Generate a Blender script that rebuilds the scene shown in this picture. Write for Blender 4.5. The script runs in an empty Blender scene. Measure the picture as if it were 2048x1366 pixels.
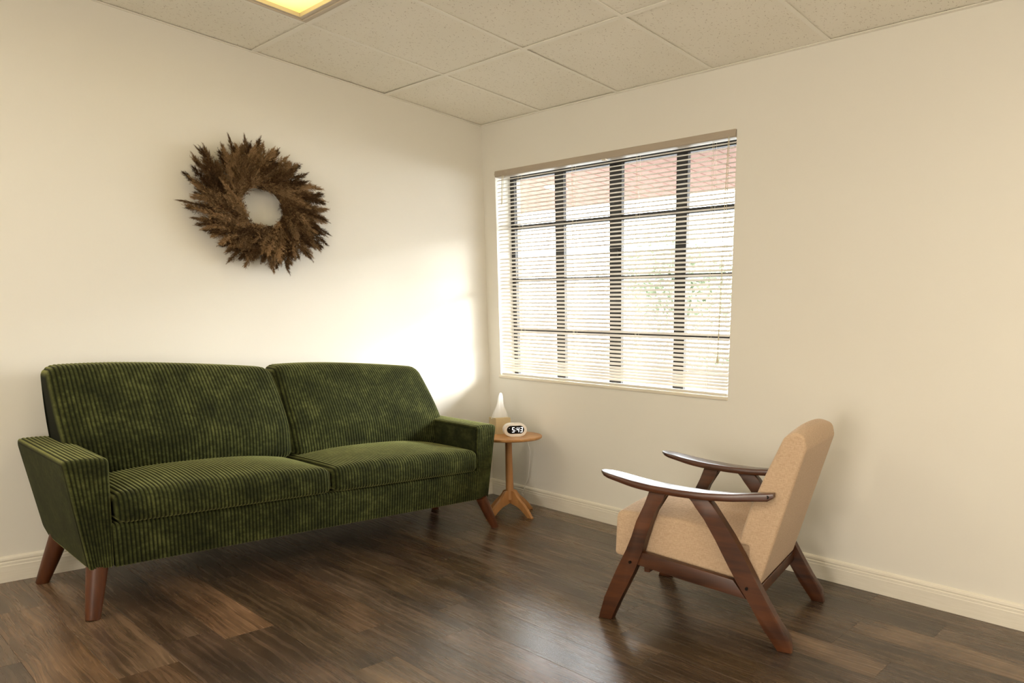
import bpy, bmesh, math, random
import numpy as np
from mathutils import Vector, Matrix, Euler
PI = math.pi
R = math.radians
random.seed(11); rng = np.random.default_rng(5)
SC = bpy.context.scene
COL = SC.collection

# ------------------------------------------------------------------ camera
cam = bpy.data.objects.new('camera', bpy.data.cameras.new('camera')); COL.objects.link(cam)
cam.location = (3.87336, -2.65607, 1.06491)
cam.rotation_euler = Euler((R(79.0442869), R(-2.33684088), R(34.57122244)), 'XYZ')
cam.data.sensor_width = 36.0; cam.data.sensor_fit = 'HORIZONTAL'
cam.data.lens = 1325.954/2048*36.0
cam.data.shift_x = -471.2816/2048
cam.data.shift_y = 260.8105/2048
cam.data.clip_start = .05; cam.data.clip_end = 300
SC.camera = cam

# ------------------------------------------------------------------ render look
SC.view_settings.view_transform = 'Standard'
SC.view_settings.look = 'None'
SC.view_settings.gamma = 1.0
SC.view_settings.use_curve_mapping = False
SC.view_settings.exposure = 0.56
try:
    SC.cycles.use_denoising = True
    SC.cycles.denoiser = 'OPENIMAGEDENOISE'
    SC.cycles.max_bounces = 10; SC.cycles.diffuse_bounces = 6; SC.cycles.glossy_bounces = 4
    SC.cycles.transparent_max_bounces = 24
    SC.cycles.sample_clamp_indirect = 6.0
except Exception:
    pass

# ------------------------------------------------------------------ world + sun + lamps
SKY = 14.5
world = bpy.data.worlds.new('sky'); SC.world = world; world.use_nodes = True
wn = world.node_tree; wn.nodes.clear()
wo = wn.nodes.new('ShaderNodeOutputWorld'); wb = wn.nodes.new('ShaderNodeBackground')
wtc = wn.nodes.new('ShaderNodeTexCoord'); wsep = wn.nodes.new('ShaderNodeSeparateXYZ')
wr = wn.nodes.new('ShaderNodeValToRGB')
wn.links.new(wtc.outputs['Generated'], wsep.inputs[0]); wn.links.new(wsep.outputs['Z'], wr.inputs[0])
wr.color_ramp.elements[0].position = 0.0; wr.color_ramp.elements[0].color = (1.0, .985, .96, 1)
wr.color_ramp.elements[1].position = .8; wr.color_ramp.elements[1].color = (.74, .86, 1.0, 1)
wn.links.new(wr.outputs[0], wb.inputs[0]); wb.inputs[1].default_value = SKY
wn.links.new(wb.outputs[0], wo.inputs[0])

def sun(direction, strength, angle, color):
    l = bpy.data.lights.new('sun', 'SUN'); l.energy = strength; l.angle = R(angle); l.color = color
    o = bpy.data.objects.new('sun', l); COL.objects.link(o)
    o.rotation_euler = Vector(direction).to_track_quat('-Z', 'Y').to_euler(); o.location = (6, 8, 6)
    return o
sun((-.70, -.70, -.385), 7.0, 20.0, (1.0, .95, .88))

def area(name, loc, rot, sx, sy, power, color):
    l = bpy.data.lights.new(name, 'AREA'); l.shape = 'RECTANGLE'; l.size = sx; l.size_y = sy
    l.energy = power; l.color = color
    o = bpy.data.objects.new(name, l); COL.objects.link(o); o.location = loc; o.rotation_euler = rot
    return o
# warm fill lamps under ceiling panels added out of view
WARM = (1.0, .88, .72)
area('fill_lamp', (3.31, -3.32, 2.27), (0, 0, 0), .58, .58, 12, WARM)
area('fill_lamp', (.87, -3.32, 2.27), (0, 0, 0), .58, .58, 10, WARM)
area('fill_lamp', (4.53, -1.50, 2.27), (0, 0, 0), .58, .58, 10, WARM)
# fill lamp at the added back door, tilted up to brighten the ceiling
area('door_fill', (3.5, -4.60, 1.15), (R(112), 0, 0), .9, 1.8, 50, (1.0, .91, .78))
# window portal, helps the sampler find the sky
po = area('sky_portal', (1.03, .2, 1.41), (R(-90), 0, 0), 1.84, 1.26, 1, (1, 1, 1))
po.data.cycles.is_portal = True

# ------------------------------------------------------------------ helpers: objects
def tag(o, label=None, cat=None, group=None, kind=None):
    if label: o['label'] = label
    if cat: o['category'] = cat
    if group: o['group'] = group
    if kind: o['kind'] = kind
    return o
def empty(name, loc=(0, 0, 0), rz=0.0):
    o = bpy.data.objects.new(name, None); COL.objects.link(o); o.location = loc; o.rotation_euler = (0, 0, rz)
    o.empty_display_size = .1
    return o
def link(name, me, mat=None, parent=None):
    o = bpy.data.objects.new(name, me); COL.objects.link(o)
    if parent is not None: o.parent = parent
    if mat is not None and len(me.materials) == 0: me.materials.append(mat)
    return o
def mesh_np(name, V, F, smooth=True):
    me = bpy.data.meshes.new(name); me.from_pydata([tuple(v) for v in np.asarray(V, float).tolist()] if not isinstance(V, list) else V, [], F)
    me.validate(); me.update()
    if smooth: me.polygons.foreach_set('use_smooth', [True]*len(me.polygons))
    return me
def from_bm(name, bm, mat, parent=None, smooth=False, recalc=True):
    if recalc: bmesh.ops.recalc_face_normals(bm, faces=bm.faces)
    me = bpy.data.meshes.new(name); bm.to_mesh(me); bm.free()
    if smooth: me.polygons.foreach_set('use_smooth', [True]*len(me.polygons))
    return link(name, me, mat, parent)
def bm_box(bm, x0, x1, y0, y1, z0, z1, bev=0.0, seg=1):
    m = Matrix.Translation(((x0+x1)/2, (y0+y1)/2, (z0+z1)/2)) @ Matrix.Diagonal((x1-x0, y1-y0, z1-z0, 1))
    r = bmesh.ops.create_cube(bm, size=1.0, matrix=m)
    if bev > 0:
        es = list({e for v in r['verts'] for e in v.link_edges})
        bmesh.ops.bevel(bm, geom=es, offset=bev, segments=seg, profile=.5, affect='EDGES', clamp_overlap=True)
def box(name, x0, x1, y0, y1, z0, z1, mat, parent=None, bev=0.0, seg=1):
    bm = bmesh.new(); bm_box(bm, x0, x1, y0, y1, z0, z1, bev, seg); return from_bm(name, bm, mat, parent)
def bm_prism(bm, pts, place, bev=0.0, seg=2):
    """pts: 2D outline; place(u, v, side) -> 3D, side 0/1"""
    a = [bm.verts.new(place(u, v, 0)) for u, v in pts]; b = [bm.verts.new(place(u, v, 1)) for u, v in pts]
    n = len(pts); fs = [bm.faces.new(a), bm.faces.new(b[::-1])]
    for i in range(n): fs.append(bm.faces.new((a[i], b[i], b[(i+1) % n], a[(i+1) % n])))
    if bev > 0:
        es = [e for f in fs[:2] for e in f.edges]
        bmesh.ops.bevel(bm, geom=list(set(es)), offset=bev, segments=seg, profile=.5, affect='EDGES', clamp_overlap=True)
def smooth_angle(o, ang=35):
    me = o.data
    me.polygons.foreach_set('use_smooth', [True]*len(me.polygons))
    try:
        me.set_sharp_from_angle(angle=R(ang))
    except Exception:
        pass
    return o
def tube_np(path, rad, n=8, caps=True):
    P = np.array(path, float); m = len(P); rad = np.broadcast_to(np.array(rad, float), (m,))
    T = np.gradient(P, axis=0); T /= np.linalg.norm(T, axis=1)[:, None]+1e-12
    up = np.array([0, 0, 1.]) if abs(T[0][2]) < .9 else np.array([1., 0, 0])
    V = []
    s = np.cross(T[0], up); s /= np.linalg.norm(s)
    for i in range(m):
        s = s - (s@T[i])*T[i]; s /= np.linalg.norm(s)+1e-12
        t = np.cross(T[i], s)
        for k in range(n):
            a = 2*PI*k/n; V.append(P[i]+rad[i]*(math.cos(a)*s+math.sin(a)*t))
    F = [(i*n+k, i*n+(k+1) % n, (i+1)*n+(k+1) % n, (i+1)*n+k) for i in range(m-1) for k in range(n)]
    if caps: F += [tuple(range(n))[::-1], tuple((m-1)*n+k for k in range(n))]
    return V, F
def tube(name, path, rad, mat, parent=None, n=8):
    V, F = tube_np(path, rad, n)
    return smooth_angle(link(name, mesh_np(name, np.array(V), F), mat, parent), 60)
def lathe(name, prof, mat, parent=None, n=32, loc=(0, 0, 0)):
    V = []; F = []
    for r, z in prof:
        for k in range(n):
            a = 2*PI*k/n; V.append((loc[0]+r*math.cos(a), loc[1]+r*math.sin(a), loc[2]+z))
    m = len(prof)
    for i in range(m-1):
        for k in range(n): F.append((i*n+k, i*n+(k+1) % n, (i+1)*n+(k+1) % n, (i+1)*n+k))
    F.append(tuple(range(n))[::-1]); F.append(tuple((m-1)*n+k for k in range(n)))
    return smooth_angle(link(name, mesh_np(name, np.array(V), F), mat, parent), 40)

# ------------------------------------------------------------------ helpers: materials
def mat_new(name, base=(.8, .8, .8), rough=.5, **kw):
    m = bpy.data.materials.new(name); m.use_nodes = True
    b = m.node_tree.nodes['Principled BSDF']
    b.inputs['Base Color'].default_value = (*base, 1); b.inputs['Roughness'].default_value = rough
    for k, v in kw.items(): b.inputs[k.replace('_', ' ')].default_value = v
    return m, m.node_tree, b
def N(nt, t, **kw):
    n = nt.nodes.new(t)
    for k, v in kw.items(): setattr(n, k, v)
    return n
def L(nt, a, b): nt.links.new(a, b)
def ramp(nt, fac, stops):
    r = N(nt, 'ShaderNodeValToRGB'); L(nt, fac, r.inputs[0])
    e = r.color_ramp.elements
    while len(e) < len(stops): e.new(.5)
    for i, (p, c) in enumerate(stops): e[i].position = p; e[i].color = (*c, 1) if len(c) == 3 else c
    return r
def math_(nt, op, a, b=None, c=None, clamp=False):
    n = N(nt, 'ShaderNodeMath', operation=op); n.use_clamp = clamp
    for i, v in enumerate((a, b, c)):
        if v is None: continue
        if isinstance(v, (int, float)): n.inputs[i].default_value = v
        else: L(nt, v, n.inputs[i])
    return n.outputs[0]
def noise(nt, vec, scale, detail=3, rough=.55, dim='3D'):
    n = N(nt, 'ShaderNodeTexNoise', noise_dimensions=dim); n.inputs['Scale'].default_value = scale
    n.inputs['Detail'].default_value = detail; n.inputs['Roughness'].default_value = rough
    if vec is not None: L(nt, vec, n.inputs['Vector'])
    return n
def mapping(nt, vec, scale=(1, 1, 1), loc=(0, 0, 0), rot=(0, 0, 0)):
    n = N(nt, 'ShaderNodeMapping'); L(nt, vec, n.inputs[0]); n.inputs['Scale'].default_value = scale
    n.inputs['Location'].default_value = loc; n.inputs['Rotation'].default_value = rot
    return n.outputs[0]
def bump(nt, h, strength, dist, bsdf, prev=None):
    n = N(nt, 'ShaderNodeBump'); n.inputs['Strength'].default_value = strength; n.inputs['Distance'].default_value = dist
    L(nt, h, n.inputs['Height'])
    if prev is not None: L(nt, prev, n.inputs['Normal'])
    L(nt, n.outputs[0], bsdf.inputs['Normal']); return n.outputs[0]
def objcoord(nt): return N(nt, 'ShaderNodeTexCoord').outputs['Object']
def mix(nt, fac, a, b, mode='MIX'):
    n = N(nt, 'ShaderNodeMix', data_type='RGBA', blend_type=mode)
    for s, v in ((n.inputs[0], fac), (n.inputs[6], a), (n.inputs[7], b)):
        if isinstance(v, (int, float)): s.default_value = v
        elif isinstance(v, tuple): s.default_value = (*v, 1)
        else: L(nt, v, s)
    return n.outputs[2]

M = {}
# painted wall
m, nt, b = mat_new('painted_wall', (.84, .82, .76), .62); M['wall'] = m
oc = objcoord(nt); n1 = noise(nt, oc, 110, 3); bump(nt, n1.outputs[0], .10, .002, b)
n2 = noise(nt, oc, 1.1, 2); L(nt, ramp(nt, n2.outputs[0], [(.3, (.835, .81, .745)), (.7, (.85, .83, .77))]).outputs[0], b.inputs['Base Color'])
# baseboard
m, nt, b = mat_new('trim_paint', (.84, .80, .70), .38); M['trim'] = m
oc = objcoord(nt); n1 = noise(nt, mapping(nt, oc, (3, 3, 60)), 3, 3)
L(nt, ramp(nt, n1.outputs[0], [(.3, (.80, .76, .66)), (.7, (.86, .82, .73))]).outputs[0], b.inputs['Base Color'])
# wood floor
m, nt, b = mat_new('plank_floor', (.06, .04, .03), .42); M['floor'] = m
oi = N(nt, 'ShaderNodeObjectInfo'); oc = objcoord(nt)
cmb = N(nt, 'ShaderNodeCombineXYZ'); L(nt, math_(nt, 'MULTIPLY', oi.outputs['Random'], 37.0), cmb.inputs[0]); L(nt, math_(nt, 'MULTIPLY', oi.outputs['Random'], 91.0), cmb.inputs[1])
va = N(nt, 'ShaderNodeVectorMath', operation='ADD'); L(nt, oc, va.inputs[0]); L(nt, cmb.outputs[0], va.inputs[1])
v = va.outputs[0]
warp = noise(nt, mapping(nt, v, (1.4, 5, 1)), 1.6, 2)
vw = N(nt, 'ShaderNodeVectorMath', operation='MULTIPLY_ADD'); L(nt, warp.outputs['Color'], vw.inputs[0]); vw.inputs[1].default_value = (.0, .045, 0); L(nt, v, vw.inputs[2])
g1 = noise(nt, mapping(nt, vw.outputs[0], (1.0, 52, 1)), 1.6, 4, .55)
g2 = noise(nt, mapping(nt, vw.outputs[0], (5, 300, 1)), 1.2, 3, .6)
g3 = noise(nt, mapping(nt, v, (2.0, 7, 1)), 1.3, 3, .5)
gm = math_(nt, 'ADD', math_(nt, 'MULTIPLY', g1.outputs[0], .38), math_(nt, 'ADD', math_(nt, 'MULTIPLY', g2.outputs[0], .22), math_(nt, 'MULTIPLY', g3.outputs[0], .50)))
cr = ramp(nt, gm, [(.30, (.020, .0125, .008)), (.48, (.053, .036, .0245)), (.60, (.104, .072, .049)), (.76, (.19, .138, .098))])
tint = mix(nt, 1.0, cr.outputs[0], oi.outputs['Color'], 'MULTIPLY')
L(nt, tint, b.inputs['Base Color'])
rr = math_(nt, 'ADD', .22, math_(nt, 'MULTIPLY', g1.outputs[0], .10)); L(nt, rr, b.inputs['Roughness'])
b.inputs['Specular IOR Level'].default_value = .70
bump(nt, g2.outputs[0], .14, .0006, b)
# ceiling tile with fissures
m, nt, b = mat_new('fissured_tile', (.90, .87, .79), .85); M['tile'] = m
oi = N(nt, 'ShaderNodeObjectInfo'); oc = objcoord(nt)
cmb = N(nt, 'ShaderNodeCombineXYZ'); L(nt, math_(nt, 'MULTIPLY', oi.outputs['Random'], 53.0), cmb.inputs[0]); L(nt, math_(nt, 'MULTIPLY', oi.outputs['Random'], 17.0), cmb.inputs[1])
va = N(nt, 'ShaderNodeVectorMath', operation='ADD'); L(nt, mapping(nt, oc, (1, 1, 0)), va.inputs[0]); L(nt, cmb.outputs[0], va.inputs[1])
def fissure(scale, seed, w, l, thr):
    sc = N(nt, 'ShaderNodeVectorMath', operation='MULTIPLY_ADD'); L(nt, va.outputs[0], sc.inputs[0]); sc.inputs[1].default_value = (scale, scale, scale); sc.inputs[2].default_value = (seed, seed*1.7, 0)
    vo = N(nt, 'ShaderNodeTexVoronoi', voronoi_dimensions='2D', feature='F1'); vo.inputs['Scale'].default_value = 1.0; L(nt, sc.outputs[0], vo.inputs['Vector'])
    d = N(nt, 'ShaderNodeVectorMath', operation='SUBTRACT'); L(nt, sc.outputs[0], d.inputs[0]); L(nt, vo.outputs['Position'], d.inputs[1])
    sx = N(nt, 'ShaderNodeSeparateXYZ'); L(nt, d.outputs[0], sx.inputs[0])
    cs = N(nt, 'ShaderNodeSeparateColor'); L(nt, vo.outputs['Color'], cs.inputs[0])
    ang = math_(nt, 'MULTIPLY', cs.outputs[0], 6.283)
    ca, sa = math_(nt, 'COSINE', ang), math_(nt, 'SINE', ang)
    u = math_(nt, 'ADD', math_(nt, 'MULTIPLY', sx.outputs[0], ca), math_(nt, 'MULTIPLY', sx.outputs[1], sa))
    w_ = math_(nt, 'SUBTRACT', math_(nt, 'MULTIPLY', sx.outputs[1], ca), math_(nt, 'MULTIPLY', sx.outputs[0], sa))
    w_ = math_(nt, 'ADD', w_, math_(nt, 'MULTIPLY', math_(nt, 'MULTIPLY', u, u), 1.1))
    ll = math_(nt, 'MULTIPLY', math_(nt, 'ADD', cs.outputs[1], .35), l)
    r2 = math_(nt, 'ADD', math_(nt, 'POWER', math_(nt, 'DIVIDE', u, ll), 2.0), math_(nt, 'POWER', math_(nt, 'DIVIDE', w_, w), 2.0))
    ins = math_(nt, 'SUBTRACT', 1.0, r2, clamp=True)
    ins = math_(nt, 'MULTIPLY', ins, 2.5, clamp=True)
    return math_(nt, 'MULTIPLY', ins, math_(nt, 'GREATER_THAN', cs.outputs[2], thr))
fs = math_(nt, 'MAXIMUM', fissure(36, 3.1, .052, .24, .45), fissure(62, 9.7, .08, .15, .60))
pn = noise(nt, oc, 260, 2); n0 = noise(nt, oc, 3, 2)
basec = ramp(nt, n0.outputs[0], [(.3, (.90, .865, .77)), (.7, (.93, .895, .81))])
L(nt, mix(nt, math_(nt, 'MULTIPLY', fs, .46), basec.outputs[0], (.26, .17, .09)), b.inputs['Base Color'])
hh = math_(nt, 'SUBTRACT', math_(nt, 'MULTIPLY', pn.outputs[0], .25), fs)
bump(nt, hh, .35, .002, b)
m, nt, b = mat_new('ceiling_grid_paint', (.93, .90, .82), .45); M['grid'] = m
m, nt, b = mat_new('dark_void', (.05, .04, .03), .9); M['void'] = m

# corduroy: velvet pile, darker in the grooves
RIB = .0122
def corduroy(name, ribs=True):
    m, nt, b = mat_new(name, (.06, .08, .02), .85)
    oc = objcoord(nt)
    big = noise(nt, oc, 9.5, 5, .65); mid = noise(nt, mapping(nt, oc, (1, 1.0, 1.3)), 48, 4, .7); fine = noise(nt, oc, 900, 2)
    t = math_(nt, 'ADD', math_(nt, 'MULTIPLY', big.outputs[0], .6), math_(nt, 'MULTIPLY', mid.outputs[0], .4))
    pile = ramp(nt, t, [(.36, (.012, .014, .004)), (.50, (.044, .051, .013)), (.64, (.125, .136, .040))])
    col = pile.outputs[0]
    if ribs:
        at = N(nt, 'ShaderNodeAttribute', attribute_name='rib')
        groove = math_(nt, 'SUBTRACT', 1.0, at.outputs['Fac'], clamp=True)
        col = mix(nt, math_(nt, 'MULTIPLY', math_(nt, 'POWER', groove, .8), .98), col, (.003, .004, .001))
    col = mix(nt, math_(nt, 'MULTIPLY', fine.outputs[0], .35), col, (.02, .024, .006))
    L(nt, col, b.inputs['Base Color'])
    if ribs: L(nt, math_(nt, 'MULTIPLY', math_(nt, 'POWER', at.outputs['Fac'], 1.6), .85), b.inputs['Sheen Weight'])
    else: b.inputs['Sheen Weight'].default_value = .04
    b.inputs['Sheen Roughness'].default_value = .4
    b.inputs['Sheen Tint'].default_value = (.74, .76, .30, 1)
    b.inputs['Specular IOR Level'].default_value = .15
    bump(nt, math_(nt, 'ADD', fine.outputs[0], math_(nt, 'MULTIPLY', mid.outputs[0], 1.0)), .45, .0010, b)
    if not ribs:      # pile brushed the other way, plus arm-side shade put into the colour
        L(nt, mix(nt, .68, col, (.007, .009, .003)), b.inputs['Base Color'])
    return m
M['cord'] = corduroy('green_corduroy'); M['cord_plain'] = corduroy('green_corduroy_shaded', False)

def wood(name, dark, light, rough=.35, axis=2, sc=1.0, ring=30, coat=.15):
    m, nt, b = mat_new(name, light, rough)
    oc = objcoord(nt); s = [ring, ring, ring]; s[axis] = 2.2
    w = noise(nt, mapping(nt, oc, tuple(s)), sc, 5, .6); w2 = noise(nt, oc, 5, 2)
    f = math_(nt, 'ADD', math_(nt, 'MULTIPLY', w.outputs[0], .75), math_(nt, 'MULTIPLY', w2.outputs[0], .25))
    L(nt, ramp(nt, f, [(.36, dark), (.64, light)]).outputs[0], b.inputs['Base Color'])
    b.inputs['Coat Weight'].default_value = coat; b.inputs['Coat Roughness'].default_value = .25
    bump(nt, w.outputs[0], .12, .0006, b)
    return m
M['sofa_leg'] = wood('sofa_leg_wood', (.055, .015, .004), (.115, .034, .009), .42, coat=.0)
M['chair_wood'] = wood('walnut_frame_wood', (.030, .0088, .0028), (.110, .034, .0095), .40, axis=0, ring=22, coat=.03)
M['arm_wood'] = wood('walnut_armrest_wood', (.034, .010, .004), (.095, .029, .010), .28, axis=0, ring=30, coat=.45)
M['table_wood'] = wood('honey_table_wood', (.40, .18, .055), (.58, .30, .105), .42, axis=0, ring=26)
M['table_leg'] = wood('honey_leg_wood', (.36, .165, .055), (.50, .25, .09), .45, axis=2, ring=24)

# beige linen
m, nt, b = mat_new('beige_linen', (.55, .42, .28), .9); M['linen'] = m
oc = objcoord(nt)
wv1 = noise(nt, mapping(nt, oc, (90, 90, 900)), 1, 2); wv2 = noise(nt, mapping(nt, oc, (900, 700, 60)), 1, 2); big = noise(nt, oc, 5, 2)
t = math_(nt, 'ADD', math_(nt, 'MULTIPLY', wv1.outputs[0], .5), math_(nt, 'MULTIPLY', wv2.outputs[0], .5))
c = ramp(nt, t, [(.34, (.40, .27, .17)), (.52, (.55, .395, .265)), (.70, (.68, .52, .37))])
L(nt, mix(nt, math_(nt, 'MULTIPLY', big.outputs[0], .25), c.outputs[0], (.50, .355, .235)), b.inputs['Base Color'])
b.inputs['Sheen Weight'].default_value = .15
bump(nt, t, .45, .0010, b)

# blinds: slats let a little light through
m = bpy.data.materials.new('blind_slat'); m.use_nodes = True; nt = m.node_tree; M['slat'] = m
b = nt.nodes['Principled BSDF']; b.inputs['Base Color'].default_value = (.62, .57, .50, 1); b.inputs['Roughness'].default_value = .40
tr = N(nt, 'ShaderNodeBsdfTranslucent'); tr.inputs[0].default_value = (.85, .80, .70, 1)
mx = N(nt, 'ShaderNodeMixShader'); mx.inputs[0].default_value = .12
L(nt, b.outputs[0], mx.inputs[1]); L(nt, tr.outputs[0], mx.inputs[2]); L(nt, mx.outputs[0], nt.nodes['Material Output'].inputs[0])
M['rail'] = mat_new('blind_rail_paint', (.47, .40, .32), .4)[0]
M['string'] = mat_new('blind_string', (.62, .56, .40), .8)[0]
M['brail'] = mat_new('blind_bottom_rail', (.80, .77, .70), .4)[0]
M['black'] = mat_new('black_window_frame', (.012, .010, .009), .4)[0]
M['sill'] = mat_new('sill_paint', (.80, .74, .62), .45)[0]
# glass
m = bpy.data.materials.new('window_glass'); m.use_nodes = True; nt = m.node_tree; M['glass'] = m
nt.nodes.remove(nt.nodes['Principled BSDF'])
tb = N(nt, 'ShaderNodeBsdfTransparent'); tb.inputs[0].default_value = (.97, .98, .97, 1); gb = N(nt, 'ShaderNodeBsdfGlossy'); gb.inputs['Roughness'].default_value = .0
lw = N(nt, 'ShaderNodeLayerWeight'); lw.inputs[0].default_value = .5
mx = N(nt, 'ShaderNodeMixShader'); L(nt, math_(nt, 'ADD', .05, math_(nt, 'MULTIPLY', math_(nt, 'POWER', lw.outputs['Facing'], 5.0), .7)), mx.inputs[0]); L(nt, tb.outputs[0], mx.inputs[1]); L(nt, gb.outputs[0], mx.inputs[2]); L(nt, mx.outputs[0], nt.nodes['Material Output'].inputs[0])
M['frost'] = mat_new('frosted_pane', (.8, .82, .8), .25)[0]
# lit diffuser
def emis(name, col, st, base=(.8, .7, .4)):
    m, nt, b = mat_new(name, base, .4); b.inputs['Emission Color'].default_value = (*col, 1); b.inputs['Emission Strength'].default_value = st; return m
m, nt, b = mat_new('lit_diffuser', (.7, .6, .3), .4); M['diffuser'] = m      # brighter over the tubes than at its rim
ln = N(nt, 'ShaderNodeVectorMath', operation='LENGTH'); L(nt, objcoord(nt), ln.inputs[0])
L(nt, ramp(nt, ln.outputs['Value'], [(.0, (1, .88, .42)), (.20, (1, .80, .26)), (.36, (.60, .43, .08))]).outputs[0], b.inputs['Emission Color']); b.inputs['Emission Strength'].default_value = 1.35
M['fixture'] = mat_new('fixture_frame_paint', (.62, .54, .44), .4)[0]
M['white_plastic'] = mat_new('white_plastic', (.95, .91, .86), .30)[0]
M['display'] = mat_new('black_display', (.006, .006, .008), .12)[0]
M['digit'] = emis('lit_digit', (.93, .96, 1.0), 1.6)
M['card'] = mat_new('tan_card', (.60, .49, .29), .8)[0]
m = bpy.data.materials.new('tissue_paper'); m.use_nodes = True; nt = m.node_tree; M['tissue'] = m
b = nt.nodes['Principled BSDF']; b.inputs['Base Color'].default_value = (.98, .98, .97, 1); b.inputs['Roughness'].default_value = .9
tr = N(nt, 'ShaderNodeBsdfTranslucent'); tr.inputs[0].default_value = (.95, .94, .92, 1)
mx = N(nt, 'ShaderNodeMixShader'); mx.inputs[0].default_value = .4
L(nt, b.outputs[0], mx.inputs[1]); L(nt, tr.outputs[0], mx.inputs[2]); L(nt, mx.outputs[0], nt.nodes['Material Output'].inputs[0])
M['cable'] = mat_new('white_cable', (.85, .83, .78), .5)[0]
M['bolt'] = mat_new('dark_bolt', (.02, .015, .012), .35, Metallic=.8)[0]
# dried grass
m, nt, b = mat_new('dried_plume', (.2, .12, .06), .9); M['plume'] = m
oi = N(nt, 'ShaderNodeObjectInfo'); oc = objcoord(nt); nn = noise(nt, oc, 190, 2)
f = math_(nt, 'ADD', math_(nt, 'MULTIPLY', oi.outputs['Random'], .42), math_(nt, 'MULTIPLY', nn.outputs[0], .58))
L(nt, ramp(nt, f, [(.22, (.034, .017, .008)), (.46, (.12, .066, .029)), (.70, (.42, .27, .14))]).outputs[0], b.inputs['Base Color'])
b.inputs['Specular IOR Level'].default_value = .1
M['twig'] = mat_new('dark_twig', (.05, .028, .013), .9)[0]
# outside
m, nt, b = mat_new('soffit_vinyl', (.62, .36, .25), .7); M['soffit'] = m
oc = objcoord(nt); wv = N(nt, 'ShaderNodeTexWave', bands_direction='X'); wv.inputs['Scale'].default_value = 22; L(nt, oc, wv.inputs[0])
L(nt, ramp(nt, wv.outputs[0], [(.25, (.155, .062, .044)), (.6, (.22, .115, .084))]).outputs[0], b.inputs['Base Color'])
m, nt, b = mat_new('pale_paving', (.5, .48, .45), .9); M['paving'] = m
nn = noise(nt, objcoord(nt), .6, 4); L(nt, ramp(nt, nn.outputs[0], [(.3, (.17, .165, .155)), (.7, (.24, .23, .215))]).outputs[0], b.inputs['Base Color'])
m, nt, b = mat_new('foliage', (.10, .16, .05), .9); M['leaf'] = m
nn = noise(nt, objcoord(nt), 6, 4); L(nt, ramp(nt, nn.outputs[0], [(.3, (.16, .20, .12)), (.7, (.36, .40, .28))]).outputs[0], b.inputs['Base Color'])
M['bark'] = mat_new('bark', (.12, .08, .05), .9)[0]
M['yellow'] = mat_new('yellow_post_paint', (.42, .30, .06), .7)[0]
M['stucco'] = mat_new('exterior_stucco', (.62, .5, .38), .9)[0]
M['oval'] = emis('lit_outdoor_lens', (1, .95, .85), 3.0)
M['latch'] = mat_new('latch_metal', (.02, .018, .016), .35)[0]

# ================================================================== ROOM
RX, RY, H = 4.9, -4.7, 2.3015
WX0, WX1, WZ0, WZ1 = .122, 1.936, .797, 2.03
WT = .18
floor = tag(box('floor', -.02, RX+.02, RY-.02, .02, -.06, -.012, M['void']), kind='structure')
# planks run along x, rows along y
PW = .146
rows = int(abs(RY)/PW)+2
known = {}   # row -> joint x seen in the photo   row r spans y from -.588-(r+1)*PW to -.588-r*PW
known[8] = 1.233; known[5] = 1.774; known[3] = 1.225; known[10] = 1.31; known[2] = 1.01; known[1] = 2.10; known[0] = 3.107
tone = {(8, 0): (2.1, 1.75, 1.4), (8, 1): (1.0, .88, .78), (5, 0): (1.0, .95, .9), (5, 1): (1.25, 1.15, 1.1), (3, 0): (.9, .85, .8), (10, 0): (1.6, 1.45, 1.25), (10, 1): (.95, .78, .62), (9, 0): (.95, .85, .75), (11, 0): (1.5, 1.3, 1.05), (11, 1): (1.7, 1.4, 1.05),
        (9, 1): (.8, .7, .66), (7, 0): (1.25, 1.2, 1.15), (1, 1): (.78, .74, .72), (1, 0): (.95, .93, .9), (0, 1): (.8, .8, .8), (0, 2): (.55, .5, .48), (12, 0): (1.3, 1.15, .95), (12, 1): (.7, .62, .55), (6, 0): (1.35, 1.2, 1.05), (6, 1): (1.2, 1.05, .9)}  # planks' own tones, left ones raised to stand for window light
PL = 1.22
plank_mesh = {}
def plank_me(l, w):
    key = (round(l, 3), round(w, 3))
    if key not in plank_mesh:
        bm = bmesh.new(); g = .0002
        bm_box(bm, g, l-g, g, w-g, -.012, 0, .0006, 1)
        bmesh.ops.recalc_face_normals(bm, faces=bm.faces)
        me = bpy.data.meshes.new('floor_plank'); bm.to_mesh(me); bm.free(); me.materials.append(M['floor']); plank_mesh[key] = me
    return plank_mesh[key]
rr_ = random.Random(4)
for r in range(-5, rows):
    y1 = -.588-r*PW; y0 = y1-PW
    y1c, y0c = min(y1, 0.0), max(y0, RY)
    if y1c-y0c < .01: continue
    j = known.get(r, rr_.uniform(.1, 1.25)); j0 = j
    while j0 > 0: j0 -= PL
    x = j0; k = 0; kk = 0
    if r in known: kk = -int(round((known[r]-j0)/PL))+1
    while x < RX:
        a, c = max(x, 0), min(x+PL, RX)
        if c-a > .01:
            o = link('floor_plank', plank_me(c-a, y1c-y0c), None, floor); o.location = (a, y0c, 0)
            t = rr_.choice((.55, .66, .78, .88, .95, 1.05, 1.2, 1.4)); w = rr_.uniform(.9, 1.04)
            cc = (t*1.04, t*(.92+.04*w), t*.84*w)
            idx = kk
            if (r, idx) in tone: cc = tone[(r, idx)]
            o.color = (*cc, 1)
        kk += 1; x += PL
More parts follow.
